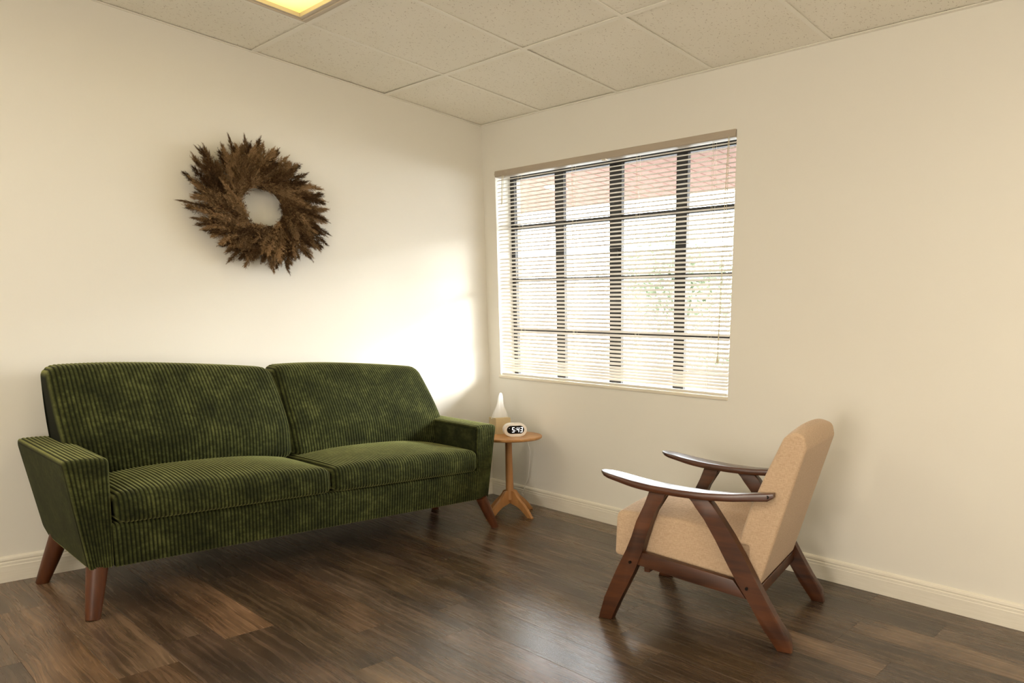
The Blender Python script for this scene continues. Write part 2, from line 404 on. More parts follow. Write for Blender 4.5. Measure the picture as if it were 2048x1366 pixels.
# walls
def structure(o): o['kind'] = 'structure'; return o
structure(box('wall_left', -.15, 0, RY-.15, WT, -.05, H+.25, M['wall']))
structure(box('wall_back', -.15, RX+.15, RY-.15, RY, -.05, H+.25, M['wall']))
structure(box('wall_right', RX, RX+.15, RY, WT, -.05, H+.25, M['wall']))
bm = bmesh.new()
xs = [-.0, WX0, WX1, RX]; zs = [-.05, WZ0, WZ1, H+.25]
def q(*p): bm.faces.new([bm.verts.new(v) for v in p])
for i in range(3):
    for j in range(3):
        if i == 1 and j == 1: continue
        for y in (0, WT):
            q((xs[i], y, zs[j]), (xs[i+1], y, zs[j]), (xs[i+1], y, zs[j+1]), (xs[i], y, zs[j+1]))
for (a, c) in (((WX0, WZ0), (WX1, WZ0)), ((WX1, WZ0), (WX1, WZ1)), ((WX1, WZ1), (WX0, WZ1)), ((WX0, WZ1), (WX0, WZ0))):
    q((a[0], 0, a[1]), (c[0], 0, c[1]), (c[0], WT, c[1]), (a[0], WT, a[1]))
for (a, c) in (((0, -.05), (RX, -.05)), ((RX, -.05), (RX, H+.25)), ((RX, H+.25), (0, H+.25)), ((0, H+.25), (0, -.05))):
    q((a[0], 0, a[1]), (c[0], 0, c[1]), (c[0], WT, c[1]), (a[0], WT, a[1]))
bmesh.ops.remove_doubles(bm, verts=bm.verts, dist=1e-5)
structure(from_bm('wall_window', bm, M['wall']))
# glazed door added behind the camera to go with the fill lamp
dr = structure(empty('added_door_1', (3.5, RY, 0)))
def dbox(name, x0, x1, y0, y1, z0, z1, mat): box(name, x0, x1, y0, y1, z0, z1, mat, dr, .002)
dbox('frame', -.56, -.49, .0, .03, 0, 2.10, M['trim']); dbox('frame', .49, .56, .0, .03, 0, 2.10, M['trim']); dbox('frame', -.49, .49, .0, .03, 2.04, 2.10, M['trim'])
dbox('stile', -.49, -.41, .0, .02, 0, 2.04, M['trim']); dbox('stile', .41, .49, .0, .02, 0, 2.04, M['trim'])
dbox('rail', -.41, .41, .0, .02, 0, .22, M['trim']); dbox('rail', -.41, .41, .0, .02, 1.95, 2.04, M['trim'])
dbox('pane', -.41, .41, .0, .008, .22, 1.95, M['frost'])
# baseboards: profile (distance from the wall, height)
BP = [(0, 0), (.014, 0), (.014, .066), (.0125, .069), (.0125, .079), (.0095, .082), (.0095, .086), (.0115, .089), (.010, .097), (.005, .103), (0, .105)]
def baseboard(name, p0, p1, nrm):
    bm = bmesh.new(); p0 = Vector(p0); p1 = Vector(p1); n = Vector(nrm)
    bm_prism(bm, BP, lambda u, v, s: (p0 if s == 0 else p1)+n*(u+.0)+Vector((0, 0, v+.0005)))
    return structure(from_bm(name, bm, M['trim']))
baseboard('baseboard_window', (0, 0, 0), (RX, 0, 0), (0, -1, 0))
baseboard('baseboard_left', (0, RY, 0), (0, 0, 0), (1, 0, 0))
baseboard('baseboard_back', (0, RY, 0), (2.94, RY, 0), (0, 1, 0))
baseboard('baseboard_right', (RX, RY, 0), (RX, 0, 0), (-1, 0, 0))
# ceiling: slab, tiles, tees, wall angle
ceil = structure(box('ceiling', -.0, RX, RY, 0.0, H+.12, H+.2, M['void']))
A0, B0, TS = .5668, .5843, .6096
xs_g = [A0+k*TS for k in range(-1, 8)]; ys_g = [-B0-k*TS for k in range(-1, 8)]
xs_g = [max(x, 0) for x in xs_g if x < RX+TS]; ys_g = [min(y, 0) for y in ys_g if y > RY-TS]
xe = sorted({0.0, *[x for x in xs_g if 0 < x < RX], RX}); ye = sorted({0.0, *[y for y in ys_g if RY < y < 0], RY})
tile_me = {}
FIX = {(1, 2), (7, 2), (1, 5), (5, 5)}       # fixture cells: x cell index, row index counted from the window wall
ye_d = ye[::-1]
for i in range(len(xe)-1):
    for j in range(len(ye_d)-1):
        if (i, j) in FIX: continue
        a, c = xe[i], xe[i+1]; d, e = ye_d[j+1], ye_d[j]
        key = (round(c-a, 3), round(e-d, 3))
        if key not in tile_me:
            bm = bmesh.new(); w, h = c-a, e-d
            bm_box(bm, -w/2+.004, w/2-.004, -h/2+.004, h/2-.004, .0012, .016, 0)
            bmesh.ops.recalc_face_normals(bm, faces=bm.faces)
            me = bpy.data.meshes.new('ceiling_tile'); bm.to_mesh(me); bm.free(); me.materials.append(M['tile']); tile_me[key] = me
        o = link('ceiling_tile', tile_me[key], None, ceil)
        tx = rr_.uniform(-1, 1)
        o.location = ((a+c)/2, (d+e)/2, H+rr_.uniform(.0008, .0035)); o.rotation_euler = (rr_.uniform(-.004, .004), rr_.uniform(-.004, .004), 0)
TW = .0105
for x in xe[1:-1]:
    box('ceiling_tee', x-TW, x+TW, RY, 0, H-.0006, H+.0012, M['grid'], ceil)
for y in ye[1:-1]:
    for i in range(len(xe)-1):
        box('ceiling_tee', xe[i]+TW, xe[i+1]-TW, y-TW, y+TW, H-.0010, H+.0012, M['grid'], ceil)
def angle(name, x0, x1, y0, y1):
    structure(box(name, x0, x1, y0, y1, H-.002, H+.0012, M['grid'], None, .0006))
angle('trim_1', 0.0, .017, RY, 0.0)
angle('trim_2', .017, RX, -.017, 0.0)
angle('trim_3', .017, RX, RY, RY+.017)
angle('trim_4', RX-.017, RX, RY+.017, -.017)
# light fixtures
def fixture(cx, cy, label):
    t = tag(empty('ceiling_light', (cx, cy, H)), label, 'ceiling light', 'square ceiling light panels')
    hw = TS/2-.012
    bm = bmesh.new()
    for (a, z0, w) in ((hw, -.003, .012), (hw-.012, -.008, .010), (hw-.022, -.004, .016)):
        bm_box(bm, -a, a, a-w, a, z0, .02, .0012); bm_box(bm, -a, a, -a, -a+w, z0, .02, .0012)
        bm_box(bm, -a, -a+w, -a+w, a-w, z0, .02, .0012); bm_box(bm, a-w, a, -a+w, a-w, z0, .02, .0012)
    from_bm('frame', bm, M['fixture'], t)
    a = hw-.036
    # pillow shaped diffuser
    n = 10; V = []; F = []
    for i in range(n+1):
        for j in range(n+1):
            u, v = -1+2*i/n, -1+2*j/n
            V.append((a*u, a*v, .012-.010*(1-u**4)*(1-v**4)))
    for i in range(n):
        for j in range(n):
            F.append((i*(n+1)+j, i*(n+1)+j+1, (i+1)*(n+1)+j+1, (i+1)*(n+1)+j))
    link('diffuser', mesh_np('diffuser', np.array(V), F), M['diffuser'], t)
    box('housing', -hw+.004, hw-.004, -hw+.004, hw-.004, .022, .09, M['fixture'], t)
    return t
def cell(i, j): return ((xe[i]+xe[i+1])/2, (ye_d[j]+ye_d[j+1])/2)
fixture(*cell(1, 2), 'square ceiling light panel glowing yellow above the sofa')
fixture(*cell(7, 2), 'added square ceiling light panel beside the right wall, out of frame')  # this and the next two panels are added for fill
fixture(*cell(1, 5), 'added square ceiling light panel near the back wall beside the left wall')
fixture(*cell(5, 5), 'added square ceiling light panel near the back wall and the right wall')

# ================================================================== WINDOW
FY0, FY1 = .105, .130
win = structure(empty('window_1', ((WX0+WX1)/2, .13, WZ0)))
wl = Vector(win.location)
def wbox(name, x0, x1, y0, y1, z0, z1, mat, bev=.002):
    return box(name, x0-wl.x, x1-wl.x, y0-wl.y, y1-wl.y, z0-wl.z, z1-wl.z, mat, win, bev)
wbox('frame', WX0, .158, FY0, FY1, WZ0, WZ1, M['black'])
wbox('frame', WX1-.03, WX1, FY0, FY1, WZ0, WZ1, M['black'])
wbox('frame', .158, WX1-.03, FY0, FY1, WZ1-.030, WZ1, M['black'])
wbox('frame', .158, WX1-.03, FY0, FY1, WZ0, WZ0+.012, M['black'])
mull = [(.54, .616), (.998, 1.092), (1.483, 1.558)]
for a, c in mull: wbox('mullion', a, c, FY0+.001, FY0+.026, WZ0+.012, WZ1-.03, M['black'])
cols = [(.158, .54), (.616, .998), (1.092, 1.483), (1.558, WX1-.03)]
for a, c in cols:
    for z in (1.720, 1.400, 1.095):
        wbox('muntin', a, c, FY0+.006, FY0+.026, z-.0095-.003*(z > 1.7), z+.0095+.003*(z > 1.7), M['black'], .001)
    for z0, z1 in ((WZ0+.012, 1.0855), (1.1045, 1.3905), (1.4095, 1.7105), (1.7295, WZ1-.03)):
        wbox('pane', a, c, FY0+.012, FY0+.016, z0, z1, M['glass'], 0)
wbox('latch', 1.03, 1.075, FY0-.014, FY0+.002, 1.505, 1.545, M['latch'], .003)
# painted sill board
structure(box('window_sill', WX0-.012, WX1+.002, -.007, FY0, WZ0-.013, WZ0+.003, M['sill'], None, .003, 2))

# ================================================================== BLINDS
bl = tag(empty('venetian_blind', (1.03, .015, WZ1-.03)), 'white horizontal slat blind hanging inside the window recess, slats half open', 'window blind')
bo = Vector(bl.location)
BX0, BX1 = WX0+.004, WX1-.003
# head rail: rounded front channel
prof = [(-.020, -.004), (-.020, -.024), (-.017, -.030), (.020, -.030), (.020, 0.0), (-.015, 0.0)]
bm = bmesh.new()
bm_prism(bm, [(-.0195, .030), (-.0215, .026), (-.0225, .010), (-.0215, .0), (-.018, -.0045), (.018, -.0045), (.018, .028)],
         lambda u, v, s: Vector((BX0-bo.x if s == 0 else BX1-bo.x, u, v)), .002, 1)
from_bm('head_rail', bm, M['rail'], bl)
# slats
TILT = R(32); PITCH = .02197; Z0 = 1.979
SWID = .025; nseg = 5
V = []; F = []
for k in range(nseg+1):
    s = -SWID/2+SWID*k/nseg; h = .0018*(1-(2*s/SWID)**2)
    yy = s*math.cos(TILT)-h*math.sin(TILT); zz = s*math.sin(TILT)+h*math.cos(TILT)
    V += [(BX0-bo.x+.004, yy, zz), (BX1-bo.x-.004, yy, zz)]
for k in range(nseg): F.append((2*k, 2*k+1, 2*k+3, 2*k+2))
slat_me = mesh_np('slat', np.array(V), F); slat_me.materials.append(M['slat'])
nsl = int((Z0-(WZ0+.030))/PITCH)+2
for k in range(nsl):
    o = link('slat', slat_me, None, bl); z = Z0-k*PITCH
    dz = 0
    o.rotation_euler = (rr_.uniform(-.03, .03), rr_.uniform(-.0006, .0006), 0)
    if k == 20: o.rotation_euler = (R(-17), .0012, 0); dz = .004
    if k > nsl-5: z = Z0-(nsl-5)*PITCH-(k-nsl+5)*PITCH*.74
    o.location = (0, 0, z-bo.z+dz)
box('bottom_rail', BX0-bo.x+.004, BX1-bo.x-.004, -.012, .012, WZ0+.005-bo.z, WZ0+.021-bo.z, M['brail'], bl, .004, 2)
for x in (.34, .815, 1.305, 1.800):
    for dx, y in ((-.004, -.0125), (.004, -.0125), (0, .0125)):
        tube('ladder_string', [(x-bo.x+dx, y, WZ1-.03-bo.z), (x-bo.x+dx, y, 1.4-bo.z), (x-bo.x+dx, y, WZ0+.016-bo.z)], .0006, M['string'], bl, 5)
tube('tilt_cord', [(.203-bo.x, -.022, 2.0-bo.z), (.197-bo.x, -.024, 1.92-bo.z), (.190-bo.x, -.023, 1.832-bo.z)], .0022, M['string'], bl, 6)
tube('tilt_cord', [(.213-bo.x, -.020, 2.0-bo.z), (.206-bo.x, -.022, 1.92-bo.z), (.196-bo.x, -.022, 1.838-bo.z)], .0014, M['string'], bl, 6)
tube('lift_cord', [(1.896-bo.x, -.024, 2.0-bo.z), (1.892-bo.x, -.027, 1.8-bo.z), (1.887-bo.x, -.028, 1.657-bo.z), (1.881-bo.x, -.028, 1.3-bo.z), (1.875-bo.x, -.028, 1.004-bo.z)], .0017, M['string'], bl, 6)
tube('lift_cord', [(1.902-bo.x, -.024, 2.0-bo.z), (1.900-bo.x, -.027, 1.7-bo.z), (1.888-bo.x, -.028, 1.35-bo.z), (1.877-bo.x, -.028, 1.004-bo.z)], .0012, M['string'], bl, 6)
lathe('tassel', [(.0015, .022), (.003, .018), (.0045, .0), (.0075, -.018), (.0070, -.021)], M['string'], bl, 12, (1.8755-bo.x, -.028, .985-bo.z))
box('clip', 1.055-bo.x, 1.085-bo.x, -.021, .0, -.010, -.004, M['brail'], bl, .001)

# ================================================================== OUTSIDE
structure(box('ground', -22, 18, WT, 45, -.35, -.15, M['paving']))
sof = structure(empty('soffit', (0, WT, 2.20)))
SB = .1457
me = None
for k in range(-32, 24):
    x = 1.10+k*SB
    if me is None:
        bm = bmesh.new(); bm_box(bm, .004, SB-.004, 0, 1.43, 0, .02, .004, 1)
        bmesh.ops.recalc_face_normals(bm, faces=bm.faces); me = bpy.data.meshes.new('soffit_board'); bm.to_mesh(me); bm.free(); me.materials.append(M['soffit'])
    o = link('soffit_board', me, None, sof); o.location = (x, 0, 0)
M['groove'] = mat_new('soffit_groove', (.10, .035, .022), .8)[0]
structure(box('roof', -4, 4.4, WT, 1.62, 2.218, 2.45, M['groove']))
structure(box('fascia', -4, 4.4, 1.61, 1.64, 2.195, 2.47, M['stucco']))
pst = tag(empty('porch_post', (-1.76, 1.54, -.15)), 'yellow porch post under the pink soffit, seen through the blind at left', 'post')
box('shaft', -.036, .036, -.036, .036, .02, 2.35, M['yellow'], pst, .006)
box('base', -.06, .06, -.06, .06, 0, .12, M['yellow'], pst, .006)
sl = tag(empty('soffit_light', (-.52, 1.00, 2.20)), 'round white light set in the pink soffit outside the window', 'light')
lathe('trim_ring', [(.088, -.002), (.085, -.008), (.07, -.006), (.068, .0)], M['white_plastic'], sl, 28)
lathe('lens', [(.066, -.003), (.03, -.005), (.002, -.0055)], M['oval'], sl, 28)
# clipped hedge and trees far out
def blob(name, n, spread, rad, mat, parent, seed, flat=1.0):
    r = random.Random(seed); bm = bmesh.new()
    for i in range(n):
        c = Vector((r.gauss(0, spread[0]), r.gauss(0, spread[1]), r.gauss(0, spread[2])))
        s = rad*r.uniform(.6, 1.2)
        for k in range(5):
            d = Vector((r.gauss(0, 1), r.gauss(0, 1), r.gauss(0, 1))).normalized(); p = c+d*s*r.uniform(.6, 1)
            a = Vector((r.gauss(0, 1), r.gauss(0, 1), r.gauss(0, 1))).normalized()*s*.34; bb = d.cross(a).normalized()*s*.26
            v = [bm.verts.new(p+a), bm.verts.new(p+bb), bm.verts.new(p-a), bm.verts.new(p-bb)]
            bm.faces.new(v)
    return from_bm(name, bm, mat, parent, recalc=False)
def tree(x, y, h, rad, label, seed):
    t = tag(empty('tree', (x, y, -.15)), label, 'tree', 'trees across the car park')
    c = blob('crown', 900, (rad*.5, rad*.5, rad*.38), .28, M['leaf'], t, seed); c.location = (0, 0, h)
    tube('trunk', [(0, 0, 0), (.06, .03, h*.5), (.0, .0, h)], [.16, .12, .05], M['bark'], t, 10)
tree(-9.5, 13, 2.9, 1.7, 'leafy tree far outside behind the left window column', 1)
tree(-6.0, 20, 3.4, 2.2, 'tall leafy tree far outside behind the second window column', 2)
tree(3.4, 16, 4.0, 2.0, 'leafy tree outside at the right of the window, high against the sky', 3)
hd = tag(empty('hedge', (-4, 17, -.15)), 'low clipped green hedge across the pale car park', 'hedge')
blob('foliage', 1800, (6.0, .25, .22), .22, M['leaf'], hd, 9).location = (0, 0, .55)
bm = bmesh.new(); bm_box(bm, -10, 10, -.25, .25, .0, .12, .01); from_bm('planting_bed', bm, M['bark'], hd)

# ================================================================== UPHOLSTERY
def fillet(pts, rads, nf=6, step=.03):
    """closed outline with rounded corners, straight runs subdivided"""
    n = len(pts); P = [np.array(p, float) for p in pts]; out = []
    if isinstance(rads, (int, float)): rads = [rads]*n
    for i in range(n):
        a, b_, c = P[i-1], P[i], P[(i+1) % n]
        d1 = a-b_; d2 = c-b_; l1 = np.linalg.norm(d1); l2 = np.linalg.norm(d2); d1 /= l1; d2 /= l2
        ang = math.acos(max(-1, min(1, d1@d2))); t = min(rads[i]/math.tan(ang/2), l1*.49, l2*.49)
        p0, p1 = b_+d1*t, b_+d2*t
        for k in range(nf+1):
            s = k/nf
            out.append((1-s)**2*p0+2*s*(1-s)*b_+s*s*p1)
    res = []
    m = len(out)
    for i in range(m):
        a, b_ = out[i], out[(i+1) % m]; l = np.linalg.norm(b_-a)
        if l < 1e-6: continue
        k = max(1, int(l/step))
        for j in range(k): res.append(a+(b_-a)*j/k)
    return np.array(res)
def loft(name, prof, w0, w1, rnd, mapfn, mat, parent, ribs=False, crown=None, amp=.0030, nend=7, step=.02, rib_mask=None):
    """sweep a closed outline (a,b) from w0 to w1 with rounded ends; mapfn(a,b,w)->xyz arrays"""
    prof = np.array(prof)
    area2 = np.sum(prof[:, 0]*np.roll(prof[:, 1], -1)-np.roll(prof[:, 0], -1)*prof[:, 1])
    if area2 < 0: prof = prof[::-1]
    tang = np.roll(prof, -1, 0)-np.roll(prof, 1, 0); tang /= np.linalg.norm(tang, axis=1)[:, None]+1e-12
    nrm = np.stack([tang[:, 1], -tang[:, 0]], 1)
    th = np.linspace(0, PI/2, nend+1)
    ws = []; ins = []; nf = []
    for t in th: ws.append(w0+rnd*(1-math.sin(t))); ins.append(rnd*(1-math.cos(t)))
    ws = ws[::-1]; ins = ins[::-1]
    # th=0 -> w0+rnd, inset 0 ; th=pi/2 -> w0, inset rnd
    wl_, il_ = np.array(ws), np.array(ins)
    order = np.argsort(wl_); wl_, il_ = wl_[order], il_[order]
    if ribs:
        nm = int(round((w1-w0)/RIB*6)); mid = np.linspace(w0, w1, nm+1)
        W = mid; I = np.zeros_like(W)
        d = np.minimum(W-w0, w1-W); k = d < rnd
        I[k] = rnd-np.sqrt(np.maximum(0, rnd**2-(rnd-d[k])**2))
        nr = round((w1-w0)/RIB); ph = (W-w0)/(w1-w0)*nr
        rib = np.abs(np.sin(PI*ph))**1.1
    else:
        nm = max(1, int((w1-w0-2*rnd)/step)); W = np.concatenate([wl_, np.linspace(w0+rnd, w1-rnd, nm+1)[1:-1], (w0+w1)-wl_[::-1]])
        I = np.concatenate([il_, np.zeros(max(0, nm-1)), il_[::-1]]); rib = np.ones_like(W)
    m, n = len(W), len(prof)
    A = prof[None, :, 0]-nrm[None, :, 0]*I[:, None]; B = prof[None, :, 1]-nrm[None, :, 1]*I[:, None]
    WW = np.repeat(W[:, None], n, 1)
    if crown is not None:
        t = (W-w0)/(w1-w0)*2-1
        da, db = crown(A, B, t[:, None]+0*A, nrm[:, 0][None]+0*A, nrm[:, 1][None]+0*A); A = A+da; B = B+db
    if ribs:
        mask = 1.0 if rib_mask is None else rib_mask(A, B)
        off = amp*(rib[:, None]-1)*mask
        A = A+nrm[None, :, 0]*off; B = B+nrm[None, :, 1]*off
    X, Y, Z = mapfn(A, B, WW)
    V = np.stack([X, Y, Z], -1).reshape(-1, 3)
    i0 = np.arange(m-1)[:, None]*n; k0 = np.arange(n)[None, :]; k1 = (k0+1) % n
    Fq = np.stack([i0+k0, i0+k1, i0+n+k1, i0+n+k0], -1).reshape(-1, 4).tolist()
    Fq += [list(range(n))[::-1], [(m-1)*n+k for k in range(n)]]
    me = bpy.data.meshes.new(name); me.from_pydata(V.tolist(), [], Fq); me.update()
    me.polygons.foreach_set('use_smooth', [True]*len(me.polygons))
    at = me.attributes.new('rib', 'FLOAT', 'POINT')
    mk = 1.0 if rib_mask is None else rib_mask(A, B)
    vals = (1-(1-np.repeat(rib[:, None], n, 1))*mk) if ribs else np.ones((m, n))
    at.data.foreach_set('value', np.asarray(vals, float).reshape(-1).astype(np.float32))
    try: me.set_sharp_from_angle(angle=R(75))
    except Exception: pass
    bm = bmesh.new(); bm.from_mesh(me); bmesh.ops.recalc_face_normals(bm, faces=bm.faces); bm.to_mesh(me); bm.free()
    return link(name, me, mat, parent)

# ------------------------------------------------------------------ SOFA (local frame = world axes, origin on the floor under its middle)
SX, SY = .0, -1.315
sofa = tag(empty('sofa', (SX, SY, 0)), 'green corduroy two-seat sofa with slanted wooden legs against the left wall', 'sofa')
yy = lambda v: v-SY
def smap(A, B, W): return A, W-SY, B
# body (front rail and platform)
loft('base', fillet([(.05, .18), (.708, .172), (.735, .338), (.05, .338)], [.02, .012, .02, .02], 4, .02), -2.046, -.584, .004, smap, M['cord'], sofa, ribs=True)
# back frame
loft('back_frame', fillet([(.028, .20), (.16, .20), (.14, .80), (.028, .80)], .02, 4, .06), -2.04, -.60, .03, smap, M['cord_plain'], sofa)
# arms
AP = fillet([(.022, .583), (.055, .215), (.125, .183), (.712, .176), (.754, .580)], [.045, .03, .04, .012, .022], 6, .02)
def armmap(outer_sign, yo_top, yo_bot, yi_top, yi_bot):
    def f(A, B, W):                     # W runs 0 (outer) .. 1 (inner)
        s = np.clip((B-.18)/.40, 0, 1)
        yo = yo_bot+(yo_top-yo_bot)*s; yi = yi_bot+(yi_top-yi_bot)*s
        t = W
        return A, yo+(yi-yo)*t-SY, B
    return f
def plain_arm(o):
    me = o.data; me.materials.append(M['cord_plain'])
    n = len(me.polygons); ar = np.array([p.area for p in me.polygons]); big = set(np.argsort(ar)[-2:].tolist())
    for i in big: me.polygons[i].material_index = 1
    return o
def arm(yo_t, yo_b, yi_t, yi_b):
    wd = abs(yi_t-yo_t)
    def mp(A, B, W): return armmap(0, yo_t, yo_b, yi_t, yi_b)(A, B, W/wd)
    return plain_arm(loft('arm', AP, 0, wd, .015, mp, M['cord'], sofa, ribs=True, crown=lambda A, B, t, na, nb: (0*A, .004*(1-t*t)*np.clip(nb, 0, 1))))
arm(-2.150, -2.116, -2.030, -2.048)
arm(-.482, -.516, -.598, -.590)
# seat cushions
def seat_crown(A, B, t, na, nb):
    fx = np.clip((A-.12)/.64, 0, 1); k = np.sin(PI*np.clip(fx, .0, 1))**.6
    e = (1-np.abs(t)**2.6)
    return .012*e*np.clip(na, 0, 1), .040*e*k*np.clip(nb, 0, 1)
SP = fillet([(.12, .340), (.752, .338), (.758, .452), (.12, .438)], [.01, .030, .038, .02], 7, .016)
loft('seat_cushion', SP, -2.034, -1.318, .034, smap, M['cord'], sofa, ribs=True, crown=seat_crown)
loft('seat_cushion', SP, -1.314, -.598, .034, smap, M['cord'], sofa, ribs=True, crown=seat_crown)
# back cushions: outline in (x,z), leaning; width narrows to the top
def back_crown(A, B, t, na, nb):
    fz = np.clip((B-.44)/.44, 0, 1); k = np.sin(PI*np.clip(fz, .02, .98))**.7
    e = (1-np.abs(t)**3)
    return .034*e*k*np.clip(na, 0, 1), (.010*e+.006*np.cos(t*2.2+.9))*np.clip(nb, 0, 1)
BPf = fillet([(.055, .440), (.345, .440), (.335, .60), (.235, .868), (.085, .868)], [.045, .045, .20, .055, .055], 9, .018)
def backmap(l_top, l_bot, r_top, r_bot):
    c = .5
    def f(A, B, W):
        s = np.clip((B-.44)/.43, 0, 1)
        bl_ = .016*np.sin(PI*np.clip(s*1.05, 0, 1)); l = l_bot+(l_top-l_bot)*s-bl_*.4; r = r_bot+(r_top-r_bot)*s+bl_
        return A, l+(r-l)*W-SY, B
    return f
def back(lt, lb, rt, rb):
    wd = rb-lb; f = backmap(lt, lb, rt, rb)
    return loft('back_cushion', BPf, 0, wd, .044, lambda A, B, W: f(A, B, W/wd), M['cord'], sofa, ribs=True, crown=back_crown)
back(-2.068, -2.060, -1.318, -1.300)
back(-1.316, -1.296, -.606, -.520)
# piping at the arm front edge, legs
for nm, top, bot in (('leg', (.683, -2.090, .182), (.717, -2.128, 0)), ('leg', (.700, -.556, .182), (.710, -.483, 0)),
                     ('leg', (.165, -2.090, .20), (.118, -2.155, 0)), ('leg', (.165, -.556, .20), (.118, -.483, 0))):
    t, b_ = np.array(top)-[0, SY, 0], np.array(bot)-[0, SY, 0]
    V, F = tube_np([t, t+(b_-t)*.5, b_+(t-b_)*.02, b_], [.030, .0255, .0205, .0195], 20)
    V = np.array(V); V[V[:, 2] < .003, 2] = 0.0005
    lg = smooth_angle(link(nm, mesh_np(nm, V, F), M['sofa_leg'], sofa), 50)

# ------------------------------------------------------------------ ARMCHAIR
AH = math.atan2(.195, .697)
ch = tag(empty('armchair', (2.085, -.964, 0), AH), 'beige linen armchair with dark walnut A-shaped side frames beside the window wall', 'armchair')
CW = .554
def side(w0, w1, flip):
    """one A-frame: u along the depth, v height"""
    def pl(a, c):
        return lambda u, v, s: Vector((u, a if s == 0 else c, v))
    fr = [(-.026, 0), (.002, .09), (.052, .205), (.098, .290), (.116, .345), (.135, .405), (.166, .470), (.184, .522), (.258, .522), (.238, .500), (.212, .450), (.192, .400), (.172, .335), (.160, .292), (.142, .243), (.124, .200), (.060, .070), (.031, 0)]
    re = [(.338, .520), (.372, .490), (.405, .445), (.449, .377), (.500, .290), (.536, .232), (.586, .160), (.640, .075), (.697, 0), (.749, 0), (.738, .055), (.690, .115), (.648, .180), (.612, .238), (.560, .325), (.515, .395), (.470, .455), (.436, .500), (.418, .520)]
    ra = [(.150, .288), (.180, .284), (.340, .262), (.520, .237), (.572, .172), (.340, .204), (.170, .232), (.130, .236)]
    for nm, pts in (('leg', fr), ('leg', re)):
        bm = bmesh.new(); bm_prism(bm, pts, pl(w0, w1), .004, 2); smooth_angle(from_bm(nm, bm, M['chair_wood'], ch), 40)
    bm = bmesh.new(); bm_prism(bm, ra, pl(w0+.005, w1-.005), .003, 2); smooth_angle(from_bm('side_rail', bm, M['chair_wood'], ch), 40)
    # bolts on the outer face
    wo_ = w0-.001 if not flip else w1+.001
    for (u, v) in ((.112, .245), (.575, .215)):
        d = -1 if not flip else 1
        V, F = tube_np([(u, wo_, v), (u, wo_+d*.003, v)], .006, 12)
        link('bolt', mesh_np('bolt', np.array(V), F, False), M['bolt'], ch)
    # armrest: swept paddle
    U = np.linspace(0, 1, 34); uu = -.016+U*.668
    zt = np.interp(uu, [-.016, .05, .12, .20, .30, .40, .50, .58, .652], [.582, .573, .562, .553, .5465, .5445, .549, .558, .566])
    th = np.interp(uu, [-.016, .02, .15, .35, .5, .641, .652], [.010, .018, .026, .027, .028, .029, .017])
    c0 = (w0+w1)/2; sg = -1 if not flip else 1
    wi = np.interp(uu, [-.016, .0, .03, .10, .20, .34, .46, .56, .652], [.012, .030, .039, .044, .043, .037, .027, .018, .013])   # half width
    # bowed plan: centre runs slightly outwards in the middle
    cw = c0+sg*(.004*np.sin(PI*U))-sg*.004
    n = 20; V = []
    for i in range(len(U)):
        for k in range(n):
            a = 2*PI*k/n; ca, sa = math.cos(a), math.sin(a)
            e = .28
            V.append((uu[i], cw[i]+wi[i]*math.copysign(abs(ca)**e, ca), zt[i]-th[i]/2+th[i]/2*math.copysign(abs(sa)**e, sa)))
    m_ = len(U); F = [(i*n+k, i*n+(k+1) % n, (i+1)*n+(k+1) % n, (i+1)*n+k) for i in range(m_-1) for k in range(n)]
    F += [tuple(range(n))[::-1], tuple((m_-1)*n+k for k in range(n))]
    ar = link('armrest', mesh_np('armrest', np.array(V), F), M['arm_wood'], ch); smooth_angle(ar, 50)
    V, F = tube_np([(.632, cw[-1]+sg*wi[-1]*.9, .551), (.632, cw[-1]+sg*(wi[-1]+.0015), .551)], .0065, 14)
    link('bolt', mesh_np('bolt', np.array(V), F, False), M['bolt'], ar)
side(0.0, .036, False)
side(CW-.036, CW, True)
def cmap(A, B, W): return A, W, B
def cs_crown(A, B, t, na, nb):
    k = np.sin(PI*np.clip((A+.0)/.60, 0, 1))**.7; e = 1-np.abs(t)**2.2
    return -.008*e*np.clip(-na, 0, 1), .036*e*k*np.clip(nb, 0, 1)
CSP = fillet([(.022, .250), (.50, .205), (.585, .22), (.58, .375), (.30, .418), (.030, .428)], [.018, .02, .02, .03, .06, .035], 7, .015)
loft('seat_cushion', CSP, .040, CW-.040, .014, cmap, M['linen'], ch, crown=cs_crown)
def cb_crown(A, B, t, na, nb):
    k = np.sin(PI*np.clip((B-.2)/.58, 0, 1))**.7; e = 1-np.abs(t)**2.5
    return -.016*e*k*np.clip(-na, 0, 1), .020*e*np.clip(nb, 0, 1)
CBP = fillet([(.535, .222), (.607, .212), (.752, .722), (.742, .765), (.700, .778), (.668, .752), (.612, .622), (.560, .492), (.522, .365), (.505, .28)],
             [.01, .012, .03, .03, .03, .03, .12, .12, .12, .02], 7, .02)
loft('backrest', CBP, .040, CW-.040, .012, cmap, M['linen'], ch, crown=cb_crown)
for (u0, u1, z0, z1) in ((.150, .175, .200, .250), (.585, .610, .165, .21)):
    bm = bmesh.new(); bm_box(bm, u0, u1, .036, CW-.036, z0, z1, .003); from_bm('cross_rail', bm, M['chair_wood'], ch)

